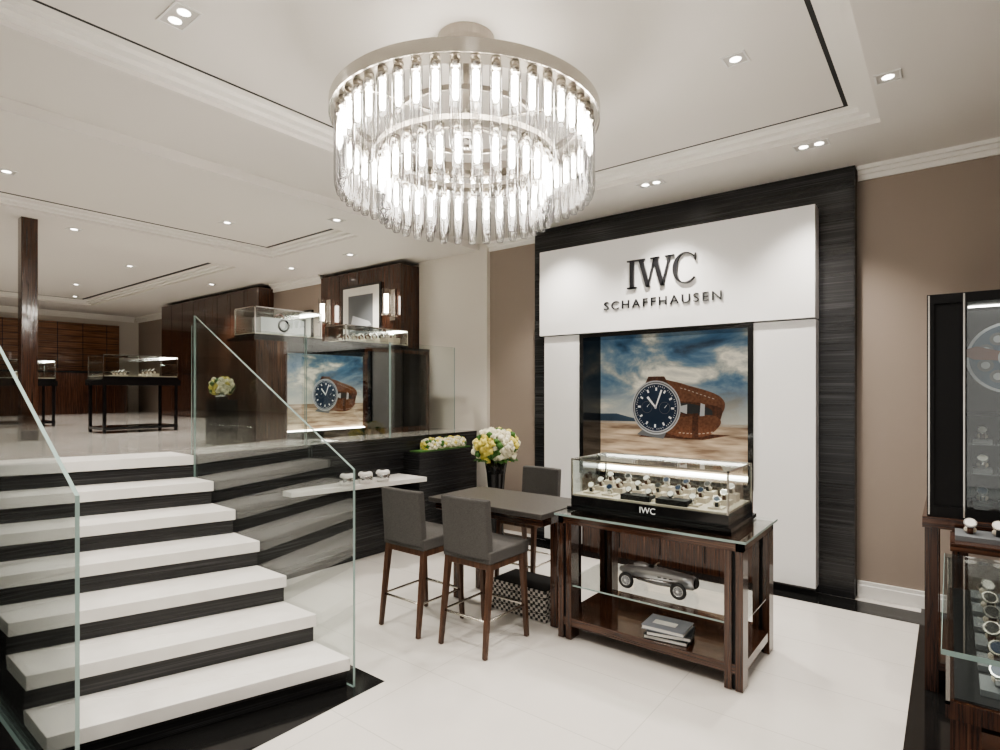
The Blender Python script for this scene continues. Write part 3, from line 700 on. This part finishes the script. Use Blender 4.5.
# print: round engine cowling with propeller
pp(.27, 1.83, .20, .001, 'silverf'); pp(.27, 1.83, .185, .0015, 'blueg'); pp(.27, 1.83, .06, .004, 'silverf'); pp(.27, 1.83, .035, .0045, 'silverd')
for k in range(9):
    a = k*2*math.pi/9; pp(.27+.12*math.cos(a), 1.83+.12*math.sin(a), .036, .002, 'silverd'); pp(.27+.12*math.cos(a), 1.83+.12*math.sin(a), .02, .0025, 'silverf')
for a in (.9, 3.0, 5.1):
    ca, sa = math.cos(a), math.sin(a)
    tc_.add([(.27-sa*.02, y0+.2965, 1.83+ca*.02), (.27+sa*.02, y0+.2965, 1.83-ca*.02), (.27+ca*.16+sa*.045, y0+.2965, 1.83+sa*.16-ca*.045), (.27+ca*.25, y0+.2965, 1.83+sa*.25), (.27+ca*.16-sa*.03, y0+.2965, 1.83+sa*.16+ca*.03)], [(0, 1, 2, 3, 4)], 'rust')
tc_.box(x0+.18, x1-.04, y0+.22, y0+.23, 2.110, 2.118, 'strip')
tc_.build()

vt = MB('counter_vitrine')
x0, x1, y0, y1 = -.02, .75, 2.1, 3.34
for lx in (x0+.02, x1-.09):
    for ly in (y0+.02, y1-.09): vt.box(lx, lx+.07, ly, ly+.07, .004, .70, 'wood')
vt.box(x0+.01, x1-.01, y0+.01, y1-.01, .70, .75, 'wood'); vt.box(x0+.03, x1-.03, y0+.03, y1-.03, .10, .14, 'wood'); vt.box(x0+.03, x1-.03, y0+.03, y1-.03, .75, .757, 'blackm')
vt.box(x0, x1, y0, y1, .885, .90, 'glass')
for a0, a1, b0, b1 in ((x0-.001, x0+.001, y0, y1), (x0, x1, y0-.001, y0+.001)): vt.box(a0, a1, b0, b1, .885, .90, 'gedge')
vt.box(x0+.015, x0+.02, y0+.015, y1-.015, .757, .885, 'glass'); vt.box(x0+.015, x1-.015, y0+.015, y0+.02, .757, .885, 'glass'); vt.box(x0+.015, x1-.015, y1-.02, y1-.015, .757, .885, 'glass'); vt.box(x1-.02, x1-.015, y0+.015, y1-.015, .757, .885, 'glass')
for X in (x0+.01, x1-.02):
    for Y in (y0+.01, y1-.02): vt.box(X, X+.01, Y, Y+.01, .74, .885, 'nickel')
for j in range(6):
    for i in range(4):
        vt.box(x0+.09+i*.16, x0+.19+i*.16, y0+.09+j*.19, y0+.21+j*.19, .757, .775, 'silverd')
        miniwatch(vt, x0+.14+i*.16, y0+.15+j*.19, .775, 1.2, random.uniform(-.4, .4))
vt.build()
stn = MB('side_console'); stn.box(0, .75, 3.58, 3.89, .86, .90, 'woodx')
for X in (.02, .68):
    for Y in (3.60, 3.82): stn.box(X, X+.05, Y, Y+.05, .004, .86, 'wood')
stn.box(.02, .73, 3.60, 3.87, .12, .15, 'woodx'); stn.build(.002, 1)
tr = MB('watch_tray'); tr.box(.02, .5, 3.66, 3.86, .9005, .925, 'silverd')
for i in range(4): miniwatch(tr, .08+i*.11, 3.76, .925, 1.3)
tr.build()

# ---------------------------------------------------------------- world, camera
wd = bpy.data.worlds.new('world'); sc.world = wd; wd.use_nodes = True
bg = wd.node_tree.nodes['Background']; bg.inputs[0].default_value = (1, .97, .92, 1); bg.inputs[1].default_value = .8
cd = bpy.data.cameras.new('camera'); cam = bpy.data.objects.new('camera', cd); COL.objects.link(cam)
cam.location = (0, 0, 1.65); cam.rotation_euler = (math.pi/2, 0, math.radians(38.05))
cd.sensor_width = 36; cd.lens = 20.7; cd.shift_y = .015; cd.clip_start = .05
sc.camera = cam
sc.view_settings.view_transform = 'AgX'
try: sc.view_settings.look = 'AgX - Medium High Contrast'
except Exception as e: print(e)
sc.view_settings.exposure = .6
